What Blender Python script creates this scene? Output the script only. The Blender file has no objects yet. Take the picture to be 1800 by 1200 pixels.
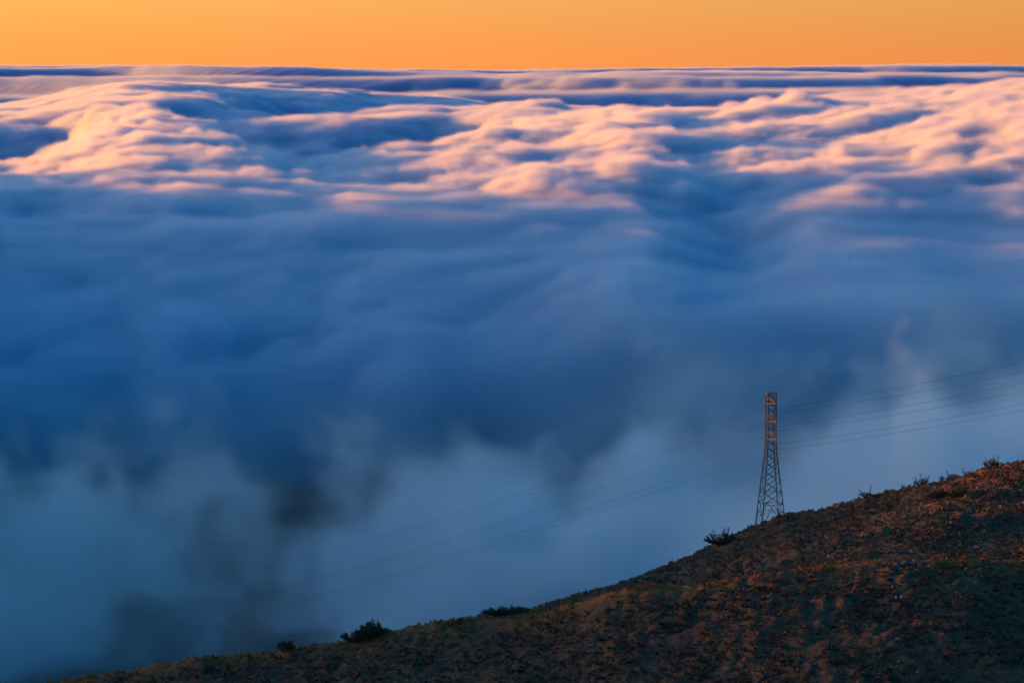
import bpy, bmesh, math, random
import numpy as np

R = math.radians
scene = bpy.context.scene
COL = scene.collection

# ------------------------------------------------------------------ camera
CAMZ = 600.0          # metres above the sea
FPX = 6750.0          # focal length in photo pixels (1800 wide), a 135 mm lens
YH = 110.0            # row of the true horizon
PITCH = math.atan((600 - YH) / FPX)
cam_data = bpy.data.cameras.new('camera')
cam_data.lens = 135.0
cam_data.sensor_width = 36.0
cam_data.clip_start = 1.0
cam_data.clip_end = 400000.0
cam = bpy.data.objects.new('camera', cam_data)
cam.location = (0, 0, CAMZ)
cam.rotation_euler = (math.pi / 2 - PITCH, 0, 0)
COL.objects.link(cam)
scene.camera = cam

# ------------------------------------------------------------------ sky, sun, exposure
SUN_AZ = R(-62)       # from the view direction (+y), negative = to the left
SUN_EL = R(3.6)
world = bpy.data.worlds.new('World')
scene.world = world
world.use_nodes = True
wn = world.node_tree
wn.nodes.clear()


def wnode(kind, **ins):
    n = wn.nodes.new(kind)
    for k, v in ins.items():
        n.inputs[k].default_value = v
    return n


def wmath(op, a, b=0.0, c=0.0):
    n = wn.nodes.new('ShaderNodeMath')
    n.operation = op
    for k, v in enumerate((a, b, c)):
        if isinstance(v, (int, float)):
            n.inputs[k].default_value = v
        else:
            wn.links.new(v, n.inputs[k])
    return n.outputs[0]


sky = wn.nodes.new('ShaderNodeTexSky')
sky.sky_type = 'NISHITA'
sky.sun_disc = False
sky.sun_elevation = SUN_EL
sky.sun_rotation = SUN_AZ
sky.altitude = 600
sky.air_density = 1.0
sky.dust_density = 3.0
sky.ozone_density = 3.0
gam = wnode('ShaderNodeHueSaturation', Saturation=1.28)
bg = wnode('ShaderNodeBackground', Strength=0.07)
wn.links.new(sky.outputs[0], gam.inputs['Color'])
wn.links.new(gam.outputs[0], bg.inputs['Color'])
# dusty sunset glow lying along the horizon, strongest on the sun's side, all the way round
tc = wn.nodes.new('ShaderNodeTexCoord')
sp = wn.nodes.new('ShaderNodeSeparateXYZ')
wn.links.new(tc.outputs['Generated'], sp.inputs[0])
toward = wmath('ADD', wmath('MULTIPLY', sp.outputs[0], math.sin(SUN_AZ)), wmath('MULTIPLY', sp.outputs[1], math.cos(SUN_AZ)))
side = wmath('POWER', wmath('MULTIPLY_ADD', toward, 0.5, 0.5), 1.6)
fall = wmath('EXPONENT', wmath('MULTIPLY', wmath('MAXIMUM', sp.outputs[2], 0.0), -16.0))
glow = wnode('ShaderNodeBackground')
warm = wn.nodes.new('ShaderNodeMix')
warm.data_type = 'RGBA'
warm.inputs[6].default_value = (1.0, 0.29, 0.085, 1)      # deeper orange low in the dust
warm.inputs[7].default_value = (1.0, 0.40, 0.14, 1)
wn.links.new(wmath('MINIMUM', wmath('MULTIPLY', wmath('MAXIMUM', sp.outputs[2], 0.0), 45.0), 1.0), warm.inputs[0])
wn.links.new(warm.outputs[2], glow.inputs['Color'])
wn.links.new(wmath('MULTIPLY', wmath('MULTIPLY', side, fall), 0.25), glow.inputs['Strength'])
addw = wn.nodes.new('ShaderNodeAddShader')
wo = wn.nodes.new('ShaderNodeOutputWorld')
wn.links.new(bg.outputs[0], addw.inputs[0])
wn.links.new(glow.outputs[0], addw.inputs[1])
wn.links.new(addw.outputs[0], wo.inputs['Surface'])

sun_data = bpy.data.lights.new('sun', 'SUN')
sun_data.energy = 1.95
sun_data.angle = R(1.8)
sun_data.color = (1.0, 0.30, 0.0)
sun = bpy.data.objects.new('sun', sun_data)
sun.rotation_euler = (math.pi / 2 - SUN_EL, 0, math.pi - SUN_AZ)
COL.objects.link(sun)

scene.view_settings.view_transform = 'Standard'
scene.view_settings.look = 'None'
scene.view_settings.exposure = 2.5
scene.view_settings.gamma = 1.0
scene.view_settings.use_curve_mapping = False

scene.render.engine = 'CYCLES'
cy = scene.cycles
cy.max_bounces = 12
cy.volume_bounces = 10
cy.diffuse_bounces = 2
cy.glossy_bounces = 1
cy.transparent_max_bounces = 8
cy.volume_step_rate = 4.0
cy.volume_max_steps = 512
cy.use_adaptive_sampling = True
cy.adaptive_threshold = 0.05
cy.use_denoising = True
cy.denoiser = 'OPENIMAGEDENOISE'
cy.use_fast_gi = False


def pix(px, py, y):
    """world point on the ray of photo pixel (px, py) at ground distance y"""
    a, b = (px - 900) / FPX, (600 - py) / FPX
    c, s = math.cos(PITCH), math.sin(PITCH)
    dy, dz = c + b * s, -s + b * c
    t = y / dy
    return (a * t, y, CAMZ + dz * t)


# ------------------------------------------------------------------ numpy noise
class Noise:
    def __init__(self, seed):
        r = np.random.RandomState(seed)
        a = r.rand(256, 256) * 2 * np.pi
        self.gx, self.gy = np.cos(a), np.sin(a)

    def __call__(self, x, y):
        xi, yi = np.floor(x).astype(int), np.floor(y).astype(int)
        fx, fy = x - xi, y - yi
        u = fx * fx * fx * (fx * (fx * 6 - 15) + 10)
        v = fy * fy * fy * (fy * (fy * 6 - 15) + 10)

        def g(ix, iy, dx, dy):
            i, j = ix & 255, iy & 255
            return self.gx[i, j] * dx + self.gy[i, j] * dy
        n00, n10 = g(xi, yi, fx, fy), g(xi + 1, yi, fx - 1, fy)
        n01, n11 = g(xi, yi + 1, fx, fy - 1), g(xi + 1, yi + 1, fx - 1, fy - 1)
        a = n00 + u * (n10 - n00)
        b = n01 + u * (n11 - n01)
        return (a + v * (b - a)) * 1.5


def fbm(seed, x, y, octaves=5, gain=0.5, billow=False):
    n = Noise(seed)
    out, amp = np.zeros_like(x), 1.0
    for k in range(octaves):
        s = n(x * 2 ** k + 17.3 * k, y * 2 ** k - 9.1 * k)
        out += amp * ((np.abs(s) * 2 - 0.5) if billow else s)
        amp *= gain
    return out


def sstep(a, b, x):
    t = np.clip((x - a) / (b - a), 0, 1)
    return t * t * (3 - 2 * t)


# ------------------------------------------------------------------ materials helper
def new_mat(name):
    m = bpy.data.materials.new(name)
    m.use_nodes = True
    m.node_tree.nodes.clear()
    return m, m.node_tree


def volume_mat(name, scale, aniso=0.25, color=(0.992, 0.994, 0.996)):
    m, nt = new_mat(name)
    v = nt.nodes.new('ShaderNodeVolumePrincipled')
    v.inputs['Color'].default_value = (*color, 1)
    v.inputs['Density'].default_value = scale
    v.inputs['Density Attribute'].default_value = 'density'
    v.inputs['Anisotropy'].default_value = aniso
    o = nt.nodes.new('ShaderNodeOutputMaterial')
    nt.links.new(v.outputs[0], o.inputs['Volume'])
    return m


# ------------------------------------------------------------------ terrain
SIL = np.array([(-400, 1290), (100, 1203), (250, 1174), (400, 1153), (500, 1140), (600, 1131), (700, 1113), (800, 1100), (850, 1092),
                (1000, 1066), (1100, 1049), (1200, 1036), (1330, 1013), (1450, 998), (1600, 988), (1800, 986), (2300, 975)], float)   # crest of the near spur
HIL = np.array([(-400, 1400), (600, 1190), (780, 1115), (840, 1090), (870, 1078), (940, 1070), (1040, 1041), (1180, 991), (1250, 963), (1330, 933),
                (1380, 910), (1450, 897), (1525, 870), (1600, 850), (1700, 830), (1740, 817), (1800, 807), (2300, 700)], float)       # crest of the hill behind it


def relief(x, y):
    px = 900 + FPX * x / np.maximum(y, 300.0)
    ds = 872 - 0.022 * (px - 900) + 3 * np.sin(px / 260.0)
    dh = ds + 128 + 4 * np.sin(px / 300.0 + 1)
    zs = CAMZ - (np.interp(px, SIL[:, 0], SIL[:, 1]) - YH) / FPX * ds
    zh = CAMZ - (np.interp(px, HIL[:, 0], HIL[:, 1]) + 8 - YH) / FPX * dh
    front = zs - 0.27 * np.maximum(ds - y, 0)
    t = np.clip((y - ds) / (dh - ds), 0, 1)
    mid = zs + (zh - zs) * t ** 1.05 - 3.0 * np.sin(np.pi * np.clip(t * 2.2, 0, 1)) 
    b = np.maximum(y - dh, 0)
    back = zh - 0.0085 * b ** 2 / (1 + b / 60.0) - 0.03 * b
    z = np.where(y < ds, front, np.where(y < dh, mid, back))
    floor = CAMZ - 256 + 14 * fbm(41, x / 140, y / 170, 4) - 0.02 * np.maximum(y - 2300, 0)
    far_slope = CAMZ - 150 - 0.1 * np.abs(y - 400)
    floor = np.where(y < 872, np.minimum(floor, far_slope - 60), floor)
    k = 14.0
    m = np.maximum(z, floor) + k * np.log1p(np.exp(-np.abs(z - floor) / k)) - k * np.log(2) * np.exp(-np.abs(z - floor) / k)
    out = np.maximum(np.maximum(np.abs(x) - 900, 0) * 0.16, np.maximum(y - 2600, 0) * 0.25)
    return np.maximum(m - out, -12.0), px, ds, dh


def mounds(x, y):
    """scrub-covered humps: rounded tops, creases between"""
    w = fbm(43, x / 9, y / 9, 2) * 1.2
    b1 = fbm(44, (x + w) / 5.0, (y - w) / 7.0, 4, 0.55, True)
    b2 = fbm(45, x / 38, y / 46, 3, 0.5)
    return 0.40 * b1 + 1.6 * b2


def ground_z(x, y):
    x, y = np.asarray(x, float), np.asarray(y, float)
    z, px, ds, dh = relief(x, y)
    near = sstep(1300, 1100, y) * sstep(700, 400, np.abs(x))
    return z + mounds(x, y) * near


def spread(lo, hi, step, out_lo, out_hi, n=28):
    core = np.arange(lo, hi + step / 2, step)
    a = lo - np.geomspace(step * 1.5, lo - out_lo, n)[::-1]
    b = hi + np.geomspace(step * 1.5, out_hi - hi, n)
    return np.concatenate([a, core, b])


def grid_mesh(name, xs, ys, zf, mat):
    X, Y = np.meshgrid(xs, ys)
    Z = zf(X, Y)
    nx, ny = len(xs), len(ys)
    me = bpy.data.meshes.new(name)
    me.vertices.add(nx * ny)
    me.vertices.foreach_set('co', np.stack([X, Y, Z], -1).astype(np.float32).ravel())
    i = (np.arange(ny - 1)[:, None] * nx + np.arange(nx - 1)[None, :]).ravel()
    q = np.stack([i, i + 1, i + nx + 1, i + nx], -1).astype(np.int32)
    me.loops.add(q.size)
    me.loops.foreach_set('vertex_index', q.ravel())
    me.polygons.add(len(q))
    me.polygons.foreach_set('loop_start', np.arange(0, q.size, 4, dtype=np.int32))
    me.polygons.foreach_set('use_smooth', np.ones(len(q), bool))
    me.update(calc_edges=True)
    me.materials.append(mat)
    o = bpy.data.objects.new(name, me)
    COL.objects.link(o)
    return o, X, Y


class NT:
    """small helper to wire shader nodes"""
    def __init__(self, name):
        self.m, self.t = new_mat(name)
        self.p = self.n('ShaderNodeBsdfPrincipled')
        self.p.inputs['Roughness'].default_value = 0.9
        self.p.inputs['Specular IOR Level'].default_value = 0.2
        o = self.n('ShaderNodeOutputMaterial')
        self.l(self.p.outputs[0], o.inputs['Surface'])

    def n(self, kind):
        return self.t.nodes.new(kind)

    def l(self, a, b):
        self.t.links.new(a, b)

    def noise(self, scale, detail=4, rough=0.55, coord='Object', stretch=None):
        c = self.n('ShaderNodeTexCoord')
        n = self.n('ShaderNodeTexNoise')
        n.inputs['Scale'].default_value = scale
        n.inputs['Detail'].default_value = detail
        n.inputs['Roughness'].default_value = rough
        src = c.outputs[coord]
        if stretch:
            v = self.n('ShaderNodeVectorMath')
            v.operation = 'MULTIPLY'
            v.inputs[1].default_value = stretch
            self.l(src, v.inputs[0])
            src = v.outputs[0]
        self.l(src, n.inputs['Vector'])
        return n.outputs[0]

    def ramp(self, fac, stops):
        r = self.n('ShaderNodeValToRGB')
        el = r.color_ramp.elements
        while len(el) < len(stops):
            el.new(0.5)
        for e, (p, c) in zip(el, stops):
            e.position = p
            e.color = (*c, 1)
        self.l(fac, r.inputs[0])
        return r.outputs[0]

    def mix(self, fac, a, b, mode='MIX'):
        m = self.n('ShaderNodeMix')
        m.data_type = 'RGBA'
        m.blend_type = mode
        for v, k in ((fac, 0), (a, 6), (b, 7)):
            if isinstance(v, (int, float)):
                m.inputs[k].default_value = v
            elif isinstance(v, tuple):
                m.inputs[k].default_value = (*v, 1)
            else:
                self.l(v, m.inputs[k])
        return m.outputs[2]

    def attr(self, name):
        a = self.n('ShaderNodeAttribute')
        a.attribute_name = name
        return a.outputs['Fac']

    def bump(self, h, strength, dist):
        b = self.n('ShaderNodeBump')
        b.inputs['Strength'].default_value = strength
        b.inputs['Distance'].default_value = dist
        self.l(h, b.inputs['Height'])
        self.l(b.outputs[0], self.p.inputs['Normal'])

    def color(self, c):
        if isinstance(c, tuple):
            self.p.inputs['Base Color'].default_value = (*c, 1)
        else:
            self.l(c, self.p.inputs['Base Color'])


g = NT('scrub_ground')
base = g.ramp(g.noise(0.09, 6, 0.6), [(0.30, (0.12, 0.062, 0.042)), (0.45, (0.165, 0.088, 0.052)), (0.58, (0.18, 0.105, 0.054)), (0.72, (0.15, 0.098, 0.052))])
tuft = g.ramp(g.noise(0.9, 5, 0.65), [(0.35, (0.6, 0.58, 0.57)), (0.62, (1.1, 1.05, 1.0))])
base = g.mix(1.0, base, tuft, 'MULTIPLY')
rust_lit = g.ramp(g.noise(0.35, 5, 0.65), [(0.35, (0.26, 0.085, 0.022)), (0.6, (0.45, 0.16, 0.035)), (0.75, (0.36, 0.18, 0.05))])  # rusty grass, brightened to stand in for sunlight on the crest
forest = g.ramp(g.noise(0.05, 6, 0.65), [(0.35, (0.012, 0.014, 0.010)), (0.65, (0.035, 0.036, 0.022))])
g.color(g.mix(g.attr('wood'), g.mix(g.attr('dry_lit'), base, rust_lit), forest))
g.bump(g.noise(1.6, 6, 0.7), 0.9, 0.6)

w = NT('sea_water')
w.color((0.004, 0.012, 0.03))
w.p.inputs['Roughness'].default_value = 0.35

terrain, TX, TY = grid_mesh('hillside', spread(-150, 190, 0.55, -9000, 9000), spread(770, 1062, 0.55, 60, 5200, 60), ground_z, g.m)
_, tpx, tds, tdh = relief(TX, TY)
dry_lit = np.exp(-((TY - tds - 5) / 11.0) ** 2) * (0.45 + 0.55 * sstep(-0.25, 0.3, fbm(47, TX / 22, TY / 14, 3)))  # dry grass strip that also carries the crest's painted sunlight
wood = terrain.data.attributes.new('wood', 'FLOAT', 'POINT')
wood.data.foreach_set('value', sstep(1120, 1300, TY).astype(np.float32).ravel())
at = terrain.data.attributes.new('dry_lit', 'FLOAT', 'POINT')
at.data.foreach_set('value', np.clip(dry_lit, 0, 1).astype(np.float32).ravel())
terrain['kind'] = 'structure'
terrain['label'] = 'dark scrub-covered hillside sloping down to the left'
sea, _, _ = grid_mesh('sea', np.linspace(-150000, 150000, 7), np.linspace(-100000, 300000, 9), lambda x, y: x * 0, w.m)
sea['kind'] = 'structure'
sea['label'] = 'dark sea hidden below the clouds'


def hit(px, row, y0=765.0, y1=1060.0):
    """where the ray of a photo pixel meets the hillside"""
    ys = np.arange(y0, y1, 0.25)
    p0, p1 = pix(px, row, 1.0), pix(px, row, 1001.0)
    xs = p0[0] + (p1[0] - p0[0]) * (ys - 1) / 1000
    zr = p0[2] + (p1[2] - p0[2]) * (ys - 1) / 1000
    d = ground_z(xs, ys) - zr
    k = int(np.argmax(d > 0)) if (d > 0).any() else int(np.argmax(d))
    return float(xs[k]), float(ys[k]), float(ground_z(xs[k], ys[k]))


# ------------------------------------------------------------------ the cloud deck: one height field over the ground plan
# each column: azimuth (photo column) -> knots (distance km, photo row the cloud top reaches there)
COLS = {
    -3500: [(1.2, 300), (1.5, 296), (1.8, 232), (2.4, 172), (2.9, 162), (3.1, 177), (3.25, 226), (3.4, 275), (3.9, 265), (4.3, 255), (5, 235), (6.5, 190), (8, 165), (8.6, 170), (9.5, 190)],  # this column and the next lie out of view, shaped to block the sun
    -1000: [(1.2, 330), (1.5, 296), (1.8, 232), (2.4, 172), (2.9, 162), (3.1, 177), (3.25, 226), (3.4, 275), (3.9, 265), (4.3, 255), (5, 235), (6.5, 190), (8, 165), (8.6, 170), (9.5, 190)],
    0:    [(1.2, 1050), (1.4, 860), (1.6, 735), (1.75, 705), (1.95, 830), (2.15, 840), (2.3, 760), (2.45, 570), (2.7, 410), (3.0, 330), (3.4, 275), (3.6, 300), (3.85, 700), (5.2, 700), (5.6, 330), (5.85, 207), (6.6, 195), (8, 178), (8.6, 185), (8.9, 250), (9.5, 400)],
    220:  [(1.2, 1050), (1.4, 850), (1.6, 660), (1.75, 620), (1.95, 800), (2.15, 840), (2.3, 760), (2.45, 560), (2.7, 400), (3.0, 315), (3.4, 232), (3.9, 196), (4.4, 186), (5.0, 190), (5.6, 200), (5.9, 185), (6.6, 160), (8, 142), (8.6, 150), (8.9, 230), (9.5, 400)],
    330:  [(1.2, 1050), (1.4, 850), (1.6, 640), (1.75, 590), (1.95, 790), (2.15, 835), (2.3, 750), (2.45, 550), (2.7, 385), (3.0, 315), (3.4, 245), (3.8, 212), (4.2, 205), (4.8, 240), (5.4, 250), (5.8, 220), (6.6, 165), (8, 145), (8.6, 152), (8.9, 230), (9.5, 400)],
    560:  [(1.2, 1060), (1.4, 900), (1.6, 700), (1.75, 640), (1.95, 760), (2.15, 830), (2.3, 740), (2.45, 540), (2.7, 380), (3.0, 315), (3.5, 262), (3.7, 290), (3.95, 800), (5.1, 800), (5.4, 330), (5.7, 200), (6.2, 196), (6.5, 300), (7.2, 300), (7.5, 163), (8.2, 152), (8.6, 158), (8.9, 240), (9.5, 400)],
    750:  [(1.2, 1080), (1.4, 900), (1.6, 740), (1.75, 690), (1.95, 720), (2.15, 740), (2.3, 640), (2.45, 520), (2.7, 375), (3.0, 310), (3.5, 240), (3.7, 265), (3.95, 700), (5.1, 700), (5.5, 300), (5.8, 198), (6.4, 190), (6.8, 230), (7.4, 230), (7.8, 178), (8.2, 166), (8.6, 172), (8.9, 260), (9.5, 400)],
    930:  [(1.2, 1060), (1.5, 880), (1.75, 740), (2.1, 690), (2.3, 600), (2.45, 500), (2.7, 370), (3.0, 295), (3.5, 225), (3.9, 205), (4.3, 215), (5.0, 215), (5.6, 190), (6.0, 172), (6.4, 168), (6.8, 220), (7.4, 225), (8.0, 185), (8.6, 185), (8.9, 260), (9.5, 400)],
    1090: [(1.2, 1080), (1.5, 930), (1.8, 760), (2.1, 590), (2.4, 470), (2.7, 375), (3.0, 285), (3.5, 206), (3.9, 185), (4.3, 200), (5.0, 260), (5.6, 230), (6.4, 215), (7.4, 215), (8.0, 190), (8.6, 185), (8.9, 260), (9.5, 400)],
    1240: [(1.2, 1050), (1.5, 900), (1.8, 700), (2.1, 610), (2.4, 505), (2.8, 392), (3.0, 300), (3.5, 212), (3.9, 189), (4.3, 195), (5.0, 240), (5.6, 225), (6.4, 215), (7.4, 215), (8.0, 190), (8.6, 185), (8.9, 260), (9.5, 400)],
    1500: [(1.2, 930), (1.5, 740), (1.7, 630), (1.9, 600), (2.1, 600), (2.4, 482), (2.7, 378), (2.9, 302), (3.1, 262), (3.5, 195), (4.0, 168), (4.6, 165), (5.2, 200), (5.8, 230), (6.4, 225), (7.4, 215), (8.0, 190), (8.6, 185), (8.9, 260), (9.5, 400)],
    1700: [(1.2, 900), (1.5, 690), (1.7, 625), (1.9, 610), (2.1, 570), (2.4, 480), (2.7, 395), (2.9, 292), (3.1, 225), (3.5, 180), (4.0, 155), (4.6, 152), (5.2, 190), (5.8, 220), (6.4, 225), (7.4, 215), (8.0, 190), (8.6, 185), (8.9, 260), (9.5, 400)],
    1850: [(1.2, 880), (1.5, 660), (1.7, 605), (1.9, 600), (2.1, 550), (2.4, 470), (2.7, 385), (2.9, 282), (3.1, 212), (3.5, 165), (4.0, 142), (4.6, 140), (5.2, 180), (5.8, 220), (6.4, 225), (7.4, 215), (8.0, 190), (8.6, 185), (8.9, 260), (9.5, 400)],
    2300: [(1.2, 850), (1.5, 640), (1.7, 600), (1.9, 590), (2.1, 550), (2.4, 470), (2.7, 385), (2.9, 282), (3.1, 212), (3.5, 165), (4.0, 142), (4.6, 140), (5.2, 180), (5.8, 220), (6.4, 225), (7.4, 215), (8.0, 190), (8.6, 185), (8.9, 260), (9.5, 400)],
}
DG = np.arange(1000.0, 9501.0, 25.0)
PXC = np.array(sorted(COLS))
TAB = []
for c in PXC:
    k = np.array(COLS[c])
    z = CAMZ - (k[:, 1] - YH) / FPX * k[:, 0] * 1000
    prof = np.interp(DG, k[:, 0] * 1000, z)
    ker = np.exp(-np.linspace(-2, 2, 9) ** 2)
    ker /= ker.sum()
    prof = np.convolve(np.pad(prof, 4, mode='edge'), ker, mode='valid')
    TAB.append(prof)
TAB = np.array(TAB)


def deck_top(x, y):
    """height of the cloud top over the ground plan, without the fine billows"""
    wx = fbm(5, x / 420, y / 420, 3) * 25
    wy = fbm(6, x / 420, y / 420, 3) * 45
    yy = np.clip(y + wy * np.clip(y / 5000, 0.3, 1.5), 1000, 9500)
    px = np.clip(900 + FPX * (x + wx) / np.maximum(y, 500), PXC[0], PXC[-1])
    i = np.clip(np.searchsorted(PXC, px) - 1, 0, len(PXC) - 2)
    t = (px - PXC[i]) / (PXC[i + 1] - PXC[i])
    t = t * t * (3 - 2 * t)
    j = (yy - DG[0]) / 25.0
    j0 = np.clip(np.floor(j).astype(int), 0, len(DG) - 2)
    s = np.clip(j - j0, 0, 1)
    a = TAB[i, j0] * (1 - s) + TAB[i, j0 + 1] * s
    b = TAB[i + 1, j0] * (1 - s) + TAB[i + 1, j0 + 1] * s
    return a + (b - a) * t


def far_top(x, y):
    n = fbm(21, x / 5200, y / 3600, 4, 0.5)
    b = fbm(22, x / 1500, y / 1500, 4, 0.5, True)
    ph = 2.7 * np.log(y / 9400) + (0.05 + 0.5 * sstep(9300, 16000, y)) * fbm(24, x / 7000, y / 9000, 3) + 0.02
    fr = np.where(ph < 0, 0.0, ph - np.floor(ph))
    saw = sstep(0.0, 0.08, fr) * (1 - 0.95 * fr)
    amp = 140 + 45 * fbm(25, x / 6000, y / 6000, 2)
    return CAMZ - 175 + amp * saw + 18 * n + 7 * b + 6 * fbm(26, x / 520, y / 900, 3, 0.55, True)


def math_node(nt, op, *ins):
    n = nt.nodes.new('ShaderNodeMath')
    n.operation = op
    for k, v in enumerate(ins):
        if isinstance(v, (int, float)):
            n.inputs[k].default_value = v
        else:
            nt.links.new(v, n.inputs[k])
    return n.outputs[0]


def cloud_domain(name, lo, hi, res, top, dens, puff, amp, size, soft, mat, label, octaves=4.0, fine=0.63, stretch=1.0, patch=None, warp=None):
    """a sheet of points (the cloud top) that a modifier fills below with vapour, eroded by 3-D noise"""
    nx, ny, nz = res
    xs, ys = np.linspace(lo[0], hi[0], nx), np.linspace(lo[1], hi[1], ny)
    X, Y = np.meshgrid(xs, ys)
    Z = top(X, Y)
    me = bpy.data.meshes.new(name)
    me.vertices.add(nx * ny)
    me.vertices.foreach_set('co', np.stack([X, Y, Z], -1).astype(np.float32).ravel())
    a = me.attributes.new('thick', 'FLOAT', 'POINT')
    a.data.foreach_set('value', dens(X, Y).astype(np.float32).ravel())
    a = me.attributes.new('puff', 'FLOAT', 'POINT')
    a.data.foreach_set('value', puff(X, Y).astype(np.float32).ravel())
    o = bpy.data.objects.new(name, me)
    COL.objects.link(o)
    me.materials.append(mat)
    nt = bpy.data.node_groups.new(name + '_vapour', 'GeometryNodeTree')
    nt.interface.new_socket('Geometry', in_out='INPUT', socket_type='NodeSocketGeometry')
    nt.interface.new_socket('Geometry', in_out='OUTPUT', socket_type='NodeSocketGeometry')
    gi = nt.nodes.new('NodeGroupInput')
    go = nt.nodes.new('NodeGroupOutput')
    vc = nt.nodes.new('GeometryNodeVolumeCube')
    for k, (v, ax) in enumerate(zip(res, 'XYZ')):
        vc.inputs['Resolution ' + ax].default_value = v
    vc.inputs['Min'].default_value = lo
    vc.inputs['Max'].default_value = hi
    pos = nt.nodes.new('GeometryNodeInputPosition')
    sep = nt.nodes.new('ShaderNodeSeparateXYZ')
    nt.links.new(pos.outputs[0], sep.inputs[0])
    M = lambda op, *i: math_node(nt, op, *i)
    sx, sy = sep.outputs[0], sep.outputs[1]
    if warp:                                   # curl the plan shapes over with height, so that edges overhang and tear
        wamp, wsize = warp
        wv = nt.nodes.new('ShaderNodeTexNoise')
        wv.inputs['Scale'].default_value = 1.0 / wsize
        wv.inputs['Detail'].default_value = 2.0
        wv.inputs['Roughness'].default_value = 0.6
        nt.links.new(pos.outputs[0], wv.inputs['Vector'])
        ws = nt.nodes.new('ShaderNodeSeparateXYZ')
        nt.links.new(wv.outputs['Color'], ws.inputs[0])
        sx = M('ADD', sx, M('MULTIPLY', M('SUBTRACT', ws.outputs[0], 0.5), 2.0 * wamp))
        sy = M('ADD', sy, M('MULTIPLY', M('SUBTRACT', ws.outputs[1], 0.5), 3.0 * wamp))
    ix = M('ROUND', M('MULTIPLY', M('SUBTRACT', sx, lo[0]), (nx - 1) / (hi[0] - lo[0])))
    iy = M('ROUND', M('MULTIPLY', M('SUBTRACT', sy, lo[1]), (ny - 1) / (hi[1] - lo[1])))
    ix = M('MINIMUM', M('MAXIMUM', ix, 0.0), nx - 1.0)
    iy = M('MINIMUM', M('MAXIMUM', iy, 0.0), ny - 1.0)
    idx = M('ADD', M('MULTIPLY', iy, float(nx)), ix)

    def sample(field):
        s = nt.nodes.new('GeometryNodeSampleIndex')
        s.data_type = 'FLOAT'
        s.domain = 'POINT'
        s.clamp = True
        nt.links.new(gi.outputs[0], s.inputs['Geometry'])
        nt.links.new(field, s.inputs['Value'])
        nt.links.new(idx, s.inputs['Index'])
        return s.outputs[0]
    pos2 = nt.nodes.new('GeometryNodeInputPosition')
    sep2 = nt.nodes.new('ShaderNodeSeparateXYZ')
    nt.links.new(pos2.outputs[0], sep2.inputs[0])
    topz = sample(sep2.outputs[2])
    at = nt.nodes.new('GeometryNodeInputNamedAttribute')
    at.data_type = 'FLOAT'
    at.inputs['Name'].default_value = 'thick'
    thick = sample(at.outputs[0])
    at2 = nt.nodes.new('GeometryNodeInputNamedAttribute')
    at2.data_type = 'FLOAT'
    at2.inputs['Name'].default_value = 'puff'
    puffs = sample(at2.outputs[0])

    def noise(scale, detail, rough, dist, zmul=1.0):
        n = nt.nodes.new('ShaderNodeTexNoise')
        n.noise_dimensions = '3D'
        v = nt.nodes.new('ShaderNodeVectorMath')
        v.operation = 'MULTIPLY'
        v.inputs[1].default_value = (scale, scale / stretch, scale * zmul)
        nt.links.new(pos.outputs[0], v.inputs[0])
        nt.links.new(v.outputs[0], n.inputs['Vector'])
        n.inputs['Scale'].default_value = 1.0
        n.inputs['Detail'].default_value = detail
        n.inputs['Roughness'].default_value = rough
        n.inputs['Distortion'].default_value = dist
        return n.outputs[0]
    n1 = M('SUBTRACT', noise(1.0 / size, octaves, fine, 0.3, 1.1), 0.5)
    h = M('SUBTRACT', topz, sep.outputs[2])
    h = M('ADD', h, M('MULTIPLY', M('MULTIPLY', n1, puffs), amp * 3.0))
    d = M('DIVIDE', h, soft)
    d = M('MINIMUM', M('MAXIMUM', d, 0.0), 1.0)
    d = M('MULTIPLY', M('MULTIPLY', d, d), thick)
    if patch:
        psize, plo, phi, pmin = patch
        n3 = noise(1.0 / psize, 3.0, 0.55, 0.5, 1.4)
        w = M('MINIMUM', M('MAXIMUM', M('DIVIDE', M('SUBTRACT', n3, plo), phi - plo), 0.0), 1.0)
        d = M('MULTIPLY', d, M('MULTIPLY_ADD', w, 1.0 - pmin, pmin))
    nt.links.new(d, vc.inputs['Density'])
    sm = nt.nodes.new('GeometryNodeSetMaterial')
    sm.inputs['Material'].default_value = mat
    nt.links.new(vc.outputs[0], sm.inputs[0])
    nt.links.new(sm.outputs[0], go.inputs[0])
    md = o.modifiers.new('vapour', 'NODES')
    md.node_group = nt
    o['label'] = label
    o['category'] = 'cloud'
    o['kind'] = 'stuff'
    return o


Z0 = CAMZ


def hole(x, y):
    u = (x + 108 + 26 * fbm(53, x / 70, y / 110, 3)) / 88
    v = (y - 1700 + 120 * fbm(55, x / 90, y / 160, 3)) / 500
    return np.exp(-u * u - v * v * v * v)


def near_top(x, y):
    z = deck_top(x, y) + 28 * fbm(31, x / 100, y / 150, 4, 0.55, True) - 6
    return z - 14 * hole(x, y)


def mid_top(x, y):
    return deck_top(x, y) + (3 + 4 * sstep(2600, 3100, y)) * fbm(32, x / 170, y / 240, 4, 0.5, True) - 4


def shade_cloud_top(x, y):
    return mid_top(x, y) + 16 * fbm(34, x / 320, y / 320, 3)


def back_top(x, y):
    return deck_top(x, y) + 9 * fbm(33, x / 300, y / 500, 3, 0.5, True) - 4


def mid_dens(x, y):
    return (0.3 + 0.7 * sstep(2700, 3000, y)) * (0.12 + 0.88 * sstep(2300, 2480, y + 60 * fbm(57, x / 90, y / 90, 3)))


def mid_puff(x, y):
    return 0.22 + 0.78 * sstep(2750, 3150, y)


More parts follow.
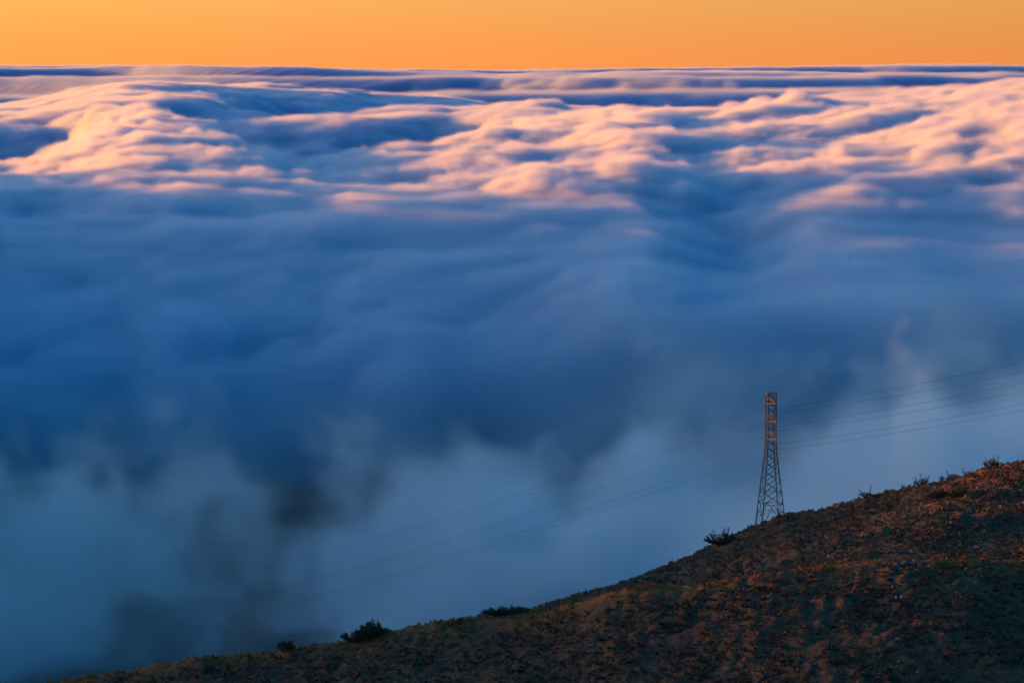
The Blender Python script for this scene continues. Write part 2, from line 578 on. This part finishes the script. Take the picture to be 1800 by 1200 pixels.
def near_dens(x, y):
    d = 0.75 + 0.5 * fbm(51, x / 160, y / 240, 3)
    d *= 1 - 0.955 * np.clip(hole(x, y) * (1.15 + 0.9 * fbm(52, x / 45, y / 110, 3)), 0, 1)
    d *= 1 - 0.8 * np.exp(-((x + 175) / 75) ** 2 - ((y - 1250) / 300) ** 2)
    d *= 0.8 + 0.7 * sstep(-60, 90, x)
    yc = 1600 + 90 * fbm(56, x / 120, y / 400, 3) - 0.5 * np.clip(x, -150, 250)
    roll = np.exp(-((y - yc) / 170) ** 4) + 0.35 * np.exp(-((y - yc + 330) / 120) ** 2) + 0.10 * sstep(1900, 2200, y)
    return np.clip(d * roll, 0.0, 1.6)


one = lambda x, y: np.ones_like(x)
cloud_domain('fog_bank', (-420, 1080, Z0 - 272), (420, 2300, Z0 - 90), (330, 300, 90), near_top, near_dens, one, 46, 95, 32,
             volume_mat('fog_vapour', 0.09, color=(0.993, 0.997, 0.999)), 'soft blue shaded fog rolling up behind the hillside', octaves=4.6, fine=0.74, patch=(72, 0.455, 0.58, 0.02), warp=(85, 75))
cloud_domain('cloud_bank', (-700, 2300, Z0 - 262), (640, 4100, Z0 - 10), (540, 400, 120), mid_top, mid_dens, mid_puff, 18, 100, 7,
             volume_mat('bank_vapour', 0.19, color=(0.86, 0.92, 0.985)), 'big cloud bank with an orange sunlit crest and blue shaded front', octaves=4.8, fine=0.68, warp=(42, 60))  # vapour tinted dark blue to deepen the bank's shade
cloud_domain('cloud_shelf', (-1400, 4100, Z0 - 220), (1150, 9300, Z0 - 10), (500, 430, 76), back_top, one, one, 14, 130, 10,
             volume_mat('shelf_vapour', 0.12, color=(0.78, 0.87, 0.975)), 'broken cloud shelf with dark blue hollows behind the sunlit bank', octaves=4.6, fine=0.72, warp=(70, 110))  # stronger blue tint puts the hollows' shade into the vapour colour
deck_vapour = volume_mat('deck_vapour', 0.05, color=(0.64, 0.79, 0.955))  # darkest tint: navy shade of the far bands painted into the vapour
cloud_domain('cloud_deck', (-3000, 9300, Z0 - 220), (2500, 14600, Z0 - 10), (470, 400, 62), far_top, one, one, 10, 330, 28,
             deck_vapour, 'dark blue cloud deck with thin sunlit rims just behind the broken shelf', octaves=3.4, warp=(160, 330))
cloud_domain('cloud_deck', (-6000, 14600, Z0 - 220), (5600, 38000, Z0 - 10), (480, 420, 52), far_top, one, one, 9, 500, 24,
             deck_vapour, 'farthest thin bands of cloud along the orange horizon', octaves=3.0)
cloud_domain('shade_cloud', (-3000, 1300, Z0 - 220), (-700, 3600, Z0 + 25), (180, 170, 52), shade_cloud_top, one, one, 18, 160, 25,  # added unseen cloud that keeps the low sun off fog and hill
             volume_mat('flank_vapour', 0.05), 'unseen cloud added beyond the left edge to shade the fog and hillside')


# ------------------------------------------------------------------ things
def empty(name, loc, label=None, cat=None, group=None):
    o = bpy.data.objects.new(name, None)
    o.empty_display_size = 0.5
    o.location = loc
    COL.objects.link(o)
    tag(o, label, cat, group)
    return o


def tag(o, label=None, cat=None, group=None):
    if label:
        o['label'] = label
    if cat:
        o['category'] = cat
    if group:
        o['group'] = group


def link_mesh(name, verts, faces, mat, parent=None, smooth=False, loc=None):
    me = bpy.data.meshes.new(name)
    me.from_pydata([tuple(v) for v in verts], [], [tuple(f) for f in faces])
    me.update()
    if smooth:
        for p in me.polygons:
            p.use_smooth = True
    me.materials.append(mat)
    o = bpy.data.objects.new(name, me)
    COL.objects.link(o)
    if parent is not None:
        o.parent = parent
    if loc is not None:
        o.location = loc
    return o


def V(*a):
    return np.array(a, float)


def frame(d):
    d = d / np.linalg.norm(d)
    a = V(0, 0, 1) if abs(d[2]) < 0.9 else V(1, 0, 0)
    u = np.cross(a, d)
    u /= np.linalg.norm(u)
    return u, np.cross(d, u)


def tube(path, radii, n=6):
    """tapered tube along a path, closed at the ends"""
    vs, fs = [], []
    path = [np.asarray(p, float) for p in path]
    for k, p in enumerate(path):
        d = path[min(k + 1, len(path) - 1)] - path[max(k - 1, 0)]
        u, v = frame(d)
        for j in range(n):
            a = 2 * math.pi * j / n
            vs.append(p + radii[k] * (math.cos(a) * u + math.sin(a) * v))
    for k in range(len(path) - 1):
        for j in range(n):
            a, b = k * n + j, k * n + (j + 1) % n
            fs.append((a, b, b + n, a + n))
    fs.append(tuple(range(n))[::-1])
    fs.append(tuple(range((len(path) - 1) * n, len(path) * n)))
    return vs, fs


def angle_bar(p, q, w, t=0.018):
    """rolled steel angle: an L section from p to q"""
    p, q = np.asarray(p, float), np.asarray(q, float)
    u, v = frame(q - p)
    sec = [(0, 0), (w, 0), (w, t), (t, t), (t, w), (0, w)]
    vs = [e + (a - w / 3) * u + (b - w / 3) * v for e in (p, q) for a, b in sec]
    fs = [(k, (k + 1) % 6, (k + 1) % 6 + 6, k + 6) for k in range(6)]
    return vs, fs + [(5, 4, 3, 2, 1, 0), (6, 7, 8, 9, 10, 11)]


def join(parts):
    vs, fs = [], []
    for a, b in parts:
        n = len(vs)
        vs += list(a)
        fs += [tuple(i + n for i in f) for f in b]
    return vs, fs


# --- materials
st = NT('galvanised_steel')
st.color(st.ramp(st.noise(0.6, 4), [(0.35, (0.05, 0.052, 0.055)), (0.65, (0.09, 0.094, 0.10))]))
st.p.inputs['Metallic'].default_value = 0.0
st.p.inputs['Roughness'].default_value = 0.6
ins = NT('brown_porcelain')
ins.color((0.06, 0.03, 0.02))
ins.p.inputs['Roughness'].default_value = 0.25
con = NT('concrete')
con.color(con.ramp(con.noise(2.0, 5), [(0.3, (0.25, 0.24, 0.22)), (0.7, (0.4, 0.38, 0.35))]))
wire_m = NT('aluminium_cable')
wire_m.color((0.07, 0.07, 0.075))
wire_m.p.inputs['Roughness'].default_value = 0.6
rk = NT('pale_rock')
rk.color(rk.ramp(rk.noise(1.3, 6, 0.65), [(0.3, (0.09, 0.082, 0.075)), (0.6, (0.19, 0.175, 0.16)), (0.8, (0.27, 0.25, 0.235))]))
rk.bump(rk.noise(3.0, 6, 0.7), 0.8, 0.25)
wk = NT('white_stone')
wk.color(wk.ramp(wk.noise(2.0, 4), [(0.3, (0.5, 0.49, 0.47)), (0.7, (0.72, 0.70, 0.68))]))
bark = NT('bark')
bark.color(bark.ramp(bark.noise(3.0, 5), [(0.3, (0.035, 0.024, 0.017)), (0.7, (0.085, 0.06, 0.042))]))


def leaf_mat(name, a, b, c):
    m = NT(name)
    m.color(m.ramp(m.noise(1.7, 4, 0.6), [(0.3, a), (0.5, b), (0.7, c)]))
    m.p.inputs['Roughness'].default_value = 0.75
    return m.m


M_CYP = leaf_mat('cypress_needles', (0.055, 0.052, 0.026), (0.09, 0.08, 0.036), (0.12, 0.10, 0.05))
M_COY = leaf_mat('coyote_brush_leaves', (0.06, 0.055, 0.024), (0.10, 0.085, 0.035), (0.13, 0.105, 0.05))
M_GRASS = leaf_mat('dry_grass_blades', (0.09, 0.07, 0.03), (0.14, 0.10, 0.045), (0.19, 0.14, 0.06))
M_RUST = leaf_mat('rusty_twigs', (0.09, 0.05, 0.028), (0.13, 0.075, 0.04), (0.17, 0.10, 0.055))

# --- the lattice tower
TW = hit(1354, 926)
TY0 = TW[1]
TH = (926 - 686) / FPX * TY0
K = TH / 36.0
tower = empty('transmission_tower', (TW[0], TY0, TW[2] - 0.4),
              'tall slim grey steel lattice power tower standing on the hillside', 'tower')
ROT = R(13)


def half(h):
    return K * (1.12 + 0.20 * max(0, (24 - h) / 4 if h > 20 else 1) * (1 if h < 24 else 0) + (max(0, 20 - h) / 20) * 2.0)


def corner(k, h):
    a = ROT + math.pi / 4 + k * math.pi / 2
    r = half(h) * math.sqrt(2)
    return V(r * math.cos(a), r * math.sin(a), h * K)


def gz(k):
    c = corner(k, 0)
    return (float(ground_z(TW[0] + c[0], TY0 + c[1])) - (TW[2] - 0.4)) / K


LEV = [36, 34.2, 32.4, 30.6, 28.9, 27.2, 25.5, 23.8, 21.9, 20.0, 17.8, 15.4, 12.8, 9.9, 6.6]
for k in range(4):
    foot = min(gz(k), 3.0) - 0.3
    pts = [corner(k, h) for h in (36.4, 24, 20, 6.6)] + [corner(k, foot)]
    link_mesh('leg', *join([angle_bar(pts[j], pts[j + 1], 0.25) for j in range(4)]), st.m, tower)
    f = pts[-1]
    link_mesh('footing', *tube([f - V(0, 0, 0.6), f + V(0, 0, 0.25), f + V(0, 0, 0.4)], [0.5, 0.42, 0.3], 8), con.m, tower)
for k in range(4):
    k2 = (k + 1) % 4
    for j in range(len(LEV) - 1):
        a, b = LEV[j], LEV[j + 1]
        for p, q in ((corner(k, a), corner(k2, b)), (corner(k2, a), corner(k, b))):
            link_mesh('brace', *angle_bar(p, q, 0.115 if j < 7 else 0.135), st.m, tower)
    for h in (36, 32.4 + 1.0, 28.9 + 0.4, 24.4, 6.6, 9.9):
        link_mesh('strut', *angle_bar(corner(k, h), corner(k2, h), 0.13), st.m, tower)
    # open bottom panel: knee braces up to the middle of the strut
    mid_s = (corner(k, 6.6) + corner(k2, 6.6)) / 2
    for kk in (k, k2):
        low = corner(kk, max(min(gz(kk), 2.5) + 0.4, 0.4))
        link_mesh('brace', *angle_bar(mid_s, low, 0.14), st.m, tower)
        m1, m2 = (mid_s + low) / 2, corner(kk, 4.6)
        link_mesh('brace', *angle_bar(m1, m2, 0.1), st.m, tower)
    h = 4.6
    link_mesh('strut', *angle_bar(corner(k, h), corner(k2, h), 0.11), st.m, tower)
# three pairs of cross-arms pointing across the line (towards and away from the viewer)
ARM = V(math.sin(ROT), -math.cos(ROT), 0)          # the near arm
SIDE = V(math.cos(ROT), math.sin(ROT), 0)
TIPS = {}
for lev, (h, L) in enumerate(((33.4, 4.3), (28.6, 4.9), (23.9, 5.3))):
    for sgn in (1, -1):
        tip = ARM * sgn * L * K + V(0, 0, (h + 0.25) * K)
        bars = []
        for s in (-1, 1):
            root = ARM * sgn * half(h) + SIDE * s * half(h)
            lo, up = root + V(0, 0, h * K), root + V(0, 0, (h + 1.7) * K)
            bars.append(angle_bar(lo, tip, 0.14))
            bars.append(angle_bar(up, tip, 0.11))
            for t in (0.3, 0.62):
                bars.append(angle_bar(lo + (tip - lo) * t, up + (tip - up) * max(t - 0.25, 0), 0.08))
        for t in (0.3, 0.62):
            r = [ARM * sgn * half(h) + SIDE * s * half(h) + V(0, 0, h * K) for s in (-1, 1)]
            bars.append(angle_bar(r[0] + (tip - r[0]) * t, r[1] + (tip - r[1]) * t, 0.08))
        link_mesh('crossarm', *join(bars), st.m, tower)
        path, rad = [tip], [0.03]
        n = 14
        for q in range(n):
            z0 = tip - V(0, 0, 0.2 + q * 0.165)
            path += [z0, z0 - V(0, 0, 0.05), z0 - V(0, 0, 0.09)]
            rad += [0.05, 0.16, 0.05]
        end = tip - V(0, 0, 0.2 + n * 0.165)
        link_mesh('insulator', *tube(path + [end], rad + [0.04], 8), ins.m, tower)
        TIPS[lev, sgn] = end + V(TW[0], TY0, TW[2] - 0.4)

# --- the six conductors, through the tower from right to left
RIGHT = {(0, -1): 635, (0, 1): 653, (1, -1): 672, (1, 1): 687, (2, -1): 709, (2, 1): 720}
LEFT = {(0, -1): (760, 913), (0, 1): (760, 919), (1, -1): (740, 961), (1, 1): (740, 967), (2, -1): (712, 1001), (2, 1): (712, 1007)}
ORD = ['topmost', 'second', 'third', 'fourth', 'fifth', 'lowest']


def quad_curve(a, m, b, n, t1=1.0):
    """curve through a, m, b (m at its own share of the way), carried on past b"""
    tm = np.linalg.norm((m - a)[:2]) / np.linalg.norm((b - a)[:2])
    c = (m - a - (b - a) * tm) / (tm * (1 - tm))
    return [a + (b - a) * t + c * t * (1 - t) for t in np.linspace(0, t1, n)]


for k, key in enumerate(((0, -1), (0, 1), (1, -1), (1, 1), (2, -1), (2, 1))):
    tip = TIPS[key]
    dy = 5 if key[1] < 0 else -5
    r1 = V(*pix(1800, RIGHT[key], TY0 - 22 + dy))
    r2 = tip + (r1 - tip) * 2.2
    r2[2] += 7.0
    lx, ly = LEFT[key]
    l1 = V(*pix(lx, ly, TY0 + 290 + dy))
    l2 = tip + (l1 - tip) * 2.0
    l2[2] += 6.0
    right = quad_curve(tip, r1, r2, 26)
    left = quad_curve(tip, l1, l2, 26)
    path = right[::-1] + left[1:]
    w_ = link_mesh('power_line', *tube(path, [0.028] * len(path), 5), wire_m.m)
    tag(w_, ORD[k] + ' of the six power cables at the right edge, strung through the lattice tower', 'power line', 'power cables carried by the lattice tower')


# --- bushes and trees
def blades(tips, rnd):
    """leaf sprays: each (point, direction, length, width) is a small bent pointed blade"""
    vs, fs = [], []
    for p, d, L, w in tips:
        u, v = frame(d)
        a = rnd.uniform(0, math.pi)
        s = (math.cos(a) * u + math.sin(a) * v) * w
        d = d / np.linalg.norm(d)
        b = rnd.uniform(-0.25, 0.25) * L * v
        n = len(vs)
        vs += [p, p + d * L * 0.45 + s, p + d * L + b, p + d * L * 0.45 - s]
        fs += [(n, n + 1, n + 2), (n, n + 2, n + 3)]
    return vs, fs


def bush(name, label, cat, px, row, wpx, hpx, seed, mat, stems=26, per=34, lean=0.0, leaf=0.34, dense=0.25, spires=(), group=None, trunks=1, sink=0.25, flat=0.55):
    rnd = random.Random(seed)
    x, y, z = hit(px, row)
    W, H = 1.12 * wpx / FPX * y, 1.12 * hpx / FPX * y
    root = empty(name, (x, y, z - sink), label, cat, group)
    tk, tips = [], []
    bases = [V((t - (trunks - 1) / 2) * W * 0.45, rnd.uniform(-0.2, 0.2), 0) for t in range(trunks)]

    def limb(b, e, r0, n_leaf, L):
        mid = b + (e - b) * 0.5 + V((e[0] - b[0]) * 0.18, (e[1] - b[1]) * 0.18, -abs(e[2] - b[2]) * 0.06)
        path = [b, b + (mid - b) * 0.5 + V(0, 0, 0.03), mid, mid + (e - mid) * 0.55, e]
        tk.append(tube(path, [r0, r0 * 0.8, r0 * 0.6, r0 * 0.38, r0 * 0.12], 5))
        for q in range(n_leaf):
            t = dense + (1 - dense) * rnd.random() ** 0.7
            seg = min(int(t * 4), 3)
            p = path[seg] + (path[seg + 1] - path[seg]) * (t * 4 - seg)
            d = path[seg + 1] - path[seg]
            d = d / np.linalg.norm(d)
            k = V(rnd.gauss(0, 0.55), rnd.gauss(0, 0.55), rnd.gauss(0.25, 0.45))
            tips.append((p + k * L * 0.35, d + k, L * rnd.uniform(0.6, 1.3), L * rnd.uniform(0.16, 0.3)))

    for q in range(stems):
        b = rnd.choice(bases)
        u = rnd.uniform(-1, 1)
        v = rnd.uniform(-1, 1) * math.sqrt(max(0.05, 1 - u * u))
        dome = math.sqrt(max(0.02, 1 - 0.85 * u * u)) * (0.72 + 0.28 * rnd.random())
        e = V(u * W / 2 + lean * W * 0.25 * abs(u), v * W * 0.4, H * max(flat * dome, dome * rnd.uniform(0.45, 1.0)) + sink)
        if trunks > 1:
            e[0] = b[0] + (u * W * 0.28)
        limb(b, e, 0.03 + 0.012 * W, per, leaf)
    for ux, uz in spires:
        b = bases[0] + V(ux * W * 0.15, 0, 0)
        limb(b, V(ux * W / 2, rnd.uniform(-0.3, 0.3), uz * H + sink), 0.045 + 0.01 * W, int(per * 1.3), leaf * 0.85)
    link_mesh('trunk', *join(tk), bark.m, root)
    link_mesh('crown', *blades(tips, rnd), mat, root)
    return root


bush('cypress_tree', 'dark bushy conifer with several pointed tops on the low skyline ridge', 'tree', 655, 1122, 54, 28, 1, M_CYP, 60, 60, 0, 0.5, 0.15,
     [(-0.05, 1.12), (0.1, 0.98), (0.32, 1.0), (0.42, 0.78), (-0.35, 0.72), (0.7, 0.55), (-0.6, 0.5), (0.9, 0.35)])
bush('cypress_tree', 'small low conifer crouching beside the larger pointed conifer', 'tree', 622, 1126, 40, 17, 2, M_CYP, 30, 45, -0.3, 0.42, 0.15, [(0.25, 1.15), (-0.2, 0.8)])
bush('coyote_bush', 'spreading dark bush leaning out just below the lattice tower', 'bush', 1272, 957, 54, 24, 3, M_CYP, 40, 40, -0.35, 0.42, 0.25, [(-0.95, 0.55), (-0.6, 0.95), (-0.8, 0.75), (0.3, 1.1), (0.05, 1.12)])
bush('coyote_bush', 'small dark bush with one tall upright shoot on the skyline', 'bush', 1524, 873, 24, 9, 4, M_CYP, 16, 30, -0.4, 0.3, 0.3, [(0.55, 2.1), (0.45, 1.7), (-1.0, 1.3), (-0.7, 0.9)])
bush('coyote_bush', 'tiny pointed bush between the tall-shoot bush and the ragged bush', 'bush', 1588, 855, 7, 7, 5, M_COY, 8, 24, -0.3, 0.26, 0.2, [(-0.6, 1.1)])
bush('coyote_bush', 'ragged olive bush with a spiky top on the upper skyline', 'bush', 1622, 848, 26, 12, 6, M_COY, 22, 34, -0.2, 0.3, 0.25, [(-0.9, 0.9), (-0.25, 1.35), (0.35, 1.05), (0.75, 1.25)])
bush('coyote_bush', 'small round dark bush close to the bare-stalked bush', 'bush', 1656, 839, 11, 9, 7, M_CYP, 12, 28, 0, 0.26, 0.25)
bush('coyote_bush', 'reddish low bush with one bare slanting stalk on the skyline', 'bush', 1676, 834, 20, 7, 8, M_RUST, 18, 30, 0, 0.26, 0.25, [(-1.1, 1.7)])
bush('coyote_bush', 'sparse bush of slanting shoots left of the topmost bush', 'bush', 1702, 830, 18, 6, 9, M_COY, 9, 26, -0.2, 0.26, 0.3, [(-1.0, 1.6), (0.6, 1.5), (0.2, 1.0)])
bush('coyote_bush', 'fan-shaped dark bush standing highest on the hillside skyline', 'bush', 1743, 820, 28, 14, 10, M_COY, 30, 38, 0, 0.32, 0.25, [(-0.7, 0.95), (0.85, 1.15), (0.2, 1.1)])
bush('coyote_bush', 'dark spiky shrub behind the pale grass tussock on the upper slope', 'bush', 1682, 874, 40, 19, 11, M_COY, 34, 40, 0.1, 0.4, 0.2, [(-0.4, 1.1), (0.3, 1.15), (0.6, 0.9)])
bush('grass_tussock', 'pale yellow grass tussock in front of the spiky shrub on the upper slope', 'grass', 1655, 876, 40, 13, 12, M_GRASS, 60, 40, 0, 0.55, 0.05)
bush('twin_bush', 'two-stemmed round bush on the low end of the ridge', 'bush', 503, 1142, 28, 17, 13, M_RUST, 40, 40, 0, 0.36, 0.45, trunks=2, flat=0.75)
bush('stub_shrub', 'short brown shrub, darker of the two stubby ones on the ridge', 'bush', 792, 1101, 11, 10, 14, M_RUST, 14, 26, 0, 0.24, 0.5)
bush('stub_shrub', 'short flat-topped shrub on bare stems, beside the brown stubby one', 'bush', 808, 1099, 10, 12, 15, M_CYP, 12, 26, 0, 0.22, 0.65, flat=0.95)
bush('low_shrub', 'long low green shrub lying along the ridge crest', 'bush', 893, 1080, 84, 11, 16, M_COY, 110, 40, 0, 0.42, 0.15, flat=0.8)
bush('dry_stalk', 'single thin bare stalk rising from the long low green shrub', 'plant', 900, 1077, 5, 14, 17, M_RUST, 2, 10, 0.2, 0.12, 0.6, [(0.5, 1.1)])
bush('coyote_bush', 'tiny dark sprig on the bare skyline right of the tower', 'bush', 1443, 897, 12, 6, 18, M_COY, 12, 24, 0, 0.24, 0.25, [(0.2, 1.2)])
bush('coyote_bush', 'small bush on the crest midway between low shrub and leaning bush', 'bush', 1031, 1045, 12, 8, 19, M_CYP, 12, 26, 0, 0.26, 0.25, [(0, 1.3)])
bush('coyote_bush', 'small upright sprig on the knoll left of the leaning bush', 'bush', 1181, 992, 10, 7, 20, M_CYP, 10, 24, 0, 0.26, 0.25, [(0.1, 1.5)])


# --- rocks
def rock(name, label, px, row, wpx, hpx, seed, mat, group):
    rnd = random.Random(seed)
    x, y, z = hit(px, row)
    W, H = wpx / FPX * y, hpx / FPX * y
    bm = bmesh.new()
    bmesh.ops.create_icosphere(bm, subdivisions=2, radius=1.0)
    n = Noise(seed)
    for v in bm.verts:
        c = v.co.copy()
        k = 1 + 0.45 * float(n(np.array([c.x * 1.6 + seed]), np.array([c.y * 1.6 + c.z]))[0]) + rnd.uniform(-0.09, 0.09)
        v.co = (c.x * k * W / 2, c.y * k * W / 2.4, max(c.z, -0.4) * k * H * 0.75)
    me = bpy.data.meshes.new(name)
    bm.to_mesh(me)
    bm.free()
    me.materials.append(mat)
    o = bpy.data.objects.new(name, me)
    o.location = (x, y, z + H * 0.15)
    o.rotation_euler = (rnd.uniform(-0.2, 0.2), rnd.uniform(-0.2, 0.2), rnd.uniform(0, 6.28))
    COL.objects.link(o)
    tag(o, label, 'rock', group)


ORDINAL = ['first', 'second', 'third', 'fourth', 'fifth', 'sixth', 'seventh', 'eighth']
for k, (px, row, wp, hp) in enumerate(sorted(((1562, 1001, 12, 6), (1577, 996, 15, 9), (1590, 993, 16, 9), (1604, 992, 13, 7), (1617, 993, 10, 4), (1597, 999, 12, 5), (1569, 1006, 12, 4), (1583, 1001, 10, 5)))):
    rock('rock', ORDINAL[k] + ' grey rock from the left in the pale outcrop below the rusty grass strip', px, row, wp, hp, 60 + k, rk.m, 'rocks of the grey outcrop')
for k, (px, row) in enumerate(((1690, 993), (1698, 1001))):
    rock('stone', ('small pale stone near the rusty strip, upper of two', 'small pale stone near the rusty strip, lower of two')[k], px, row, 5, 4, 80 + k, wk.m, 'small pale stones by the strip')
for k, (px, row) in enumerate(((1575, 1051), (1584, 1051))):
    rock('stone', ('tiny white stone alone on the dark slope, left of two', 'tiny white stone alone on the dark slope, right of two')[k], px, row, 4, 4, 85 + k, wk.m, 'tiny white stones on the dark slope')
rock('stone', 'single pale stone on the slope above the rusty strip', 1456, 978, 5, 3, 90, wk.m, 'small pale stones by the strip')

# --- low scrub that nobody could count: one mass of leafy clumps
rs = np.random.RandomState(7)
NC = 70000
cx, cyy = rs.uniform(-150, 185, NC * 2), rs.uniform(772, 1012, NC * 2)
keep = fbm(61, cx / 12, cyy / 14, 3) + rs.uniform(-0.45, 0.45, NC * 2) > -0.3
cx, cyy = cx[keep][:NC], cyy[keep][:NC]
NC = len(cx)
_, spx, sds, sdh = relief(cx, cyy)
cz = ground_z(cx, cyy)
size = 0.32 + 0.75 * rs.rand(NC) ** 2.2
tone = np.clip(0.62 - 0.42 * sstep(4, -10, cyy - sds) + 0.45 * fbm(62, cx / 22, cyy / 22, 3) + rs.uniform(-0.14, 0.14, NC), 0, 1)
rusty = np.exp(-((cyy - sds - 5) / 11.0) ** 2) * (0.45 + 0.55 * sstep(-0.3, 0.3, fbm(47, cx / 22, cyy / 14, 3)))  # scrub on the strip: rusty growth plus sunlit orange put into its colour
NB = 8
az = rs.rand(NC, NB) * 2 * np.pi
el = np.arcsin(rs.rand(NC, NB) * 0.95 + 0.05)
d = np.stack([np.cos(el) * np.cos(az), np.cos(el) * np.sin(az), np.sin(el)], -1)
side = np.stack([-np.sin(az), np.cos(az), np.zeros_like(az)], -1)
L = (size[:, None] * rs.uniform(0.6, 1.15, (NC, NB)))[..., None]
p0 = np.stack([cx, cyy, cz - 0.12], -1)[:, None, :] + d * L * 0.15
Wd = L * rs.uniform(0.2, 0.42, (NC, NB))[..., None]
quad = np.stack([p0, p0 + d * L * 0.6 + side * Wd, p0 + d * L, p0 + d * L * 0.6 - side * Wd], 2)
sm_ = bpy.data.meshes.new('scrub')
nv = NC * NB * 4
sm_.vertices.add(nv)
sm_.vertices.foreach_set('co', quad.astype(np.float32).ravel())
sm_.loops.add(nv)
sm_.loops.foreach_set('vertex_index', np.arange(nv, dtype=np.int32))
sm_.polygons.add(nv // 4)
sm_.polygons.foreach_set('loop_start', np.arange(0, nv, 4, dtype=np.int32))
sm_.update(calc_edges=True)
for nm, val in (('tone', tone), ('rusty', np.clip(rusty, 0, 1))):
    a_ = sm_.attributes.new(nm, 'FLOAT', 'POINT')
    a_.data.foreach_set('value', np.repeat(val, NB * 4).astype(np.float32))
sc = NT('scrub_leaves')
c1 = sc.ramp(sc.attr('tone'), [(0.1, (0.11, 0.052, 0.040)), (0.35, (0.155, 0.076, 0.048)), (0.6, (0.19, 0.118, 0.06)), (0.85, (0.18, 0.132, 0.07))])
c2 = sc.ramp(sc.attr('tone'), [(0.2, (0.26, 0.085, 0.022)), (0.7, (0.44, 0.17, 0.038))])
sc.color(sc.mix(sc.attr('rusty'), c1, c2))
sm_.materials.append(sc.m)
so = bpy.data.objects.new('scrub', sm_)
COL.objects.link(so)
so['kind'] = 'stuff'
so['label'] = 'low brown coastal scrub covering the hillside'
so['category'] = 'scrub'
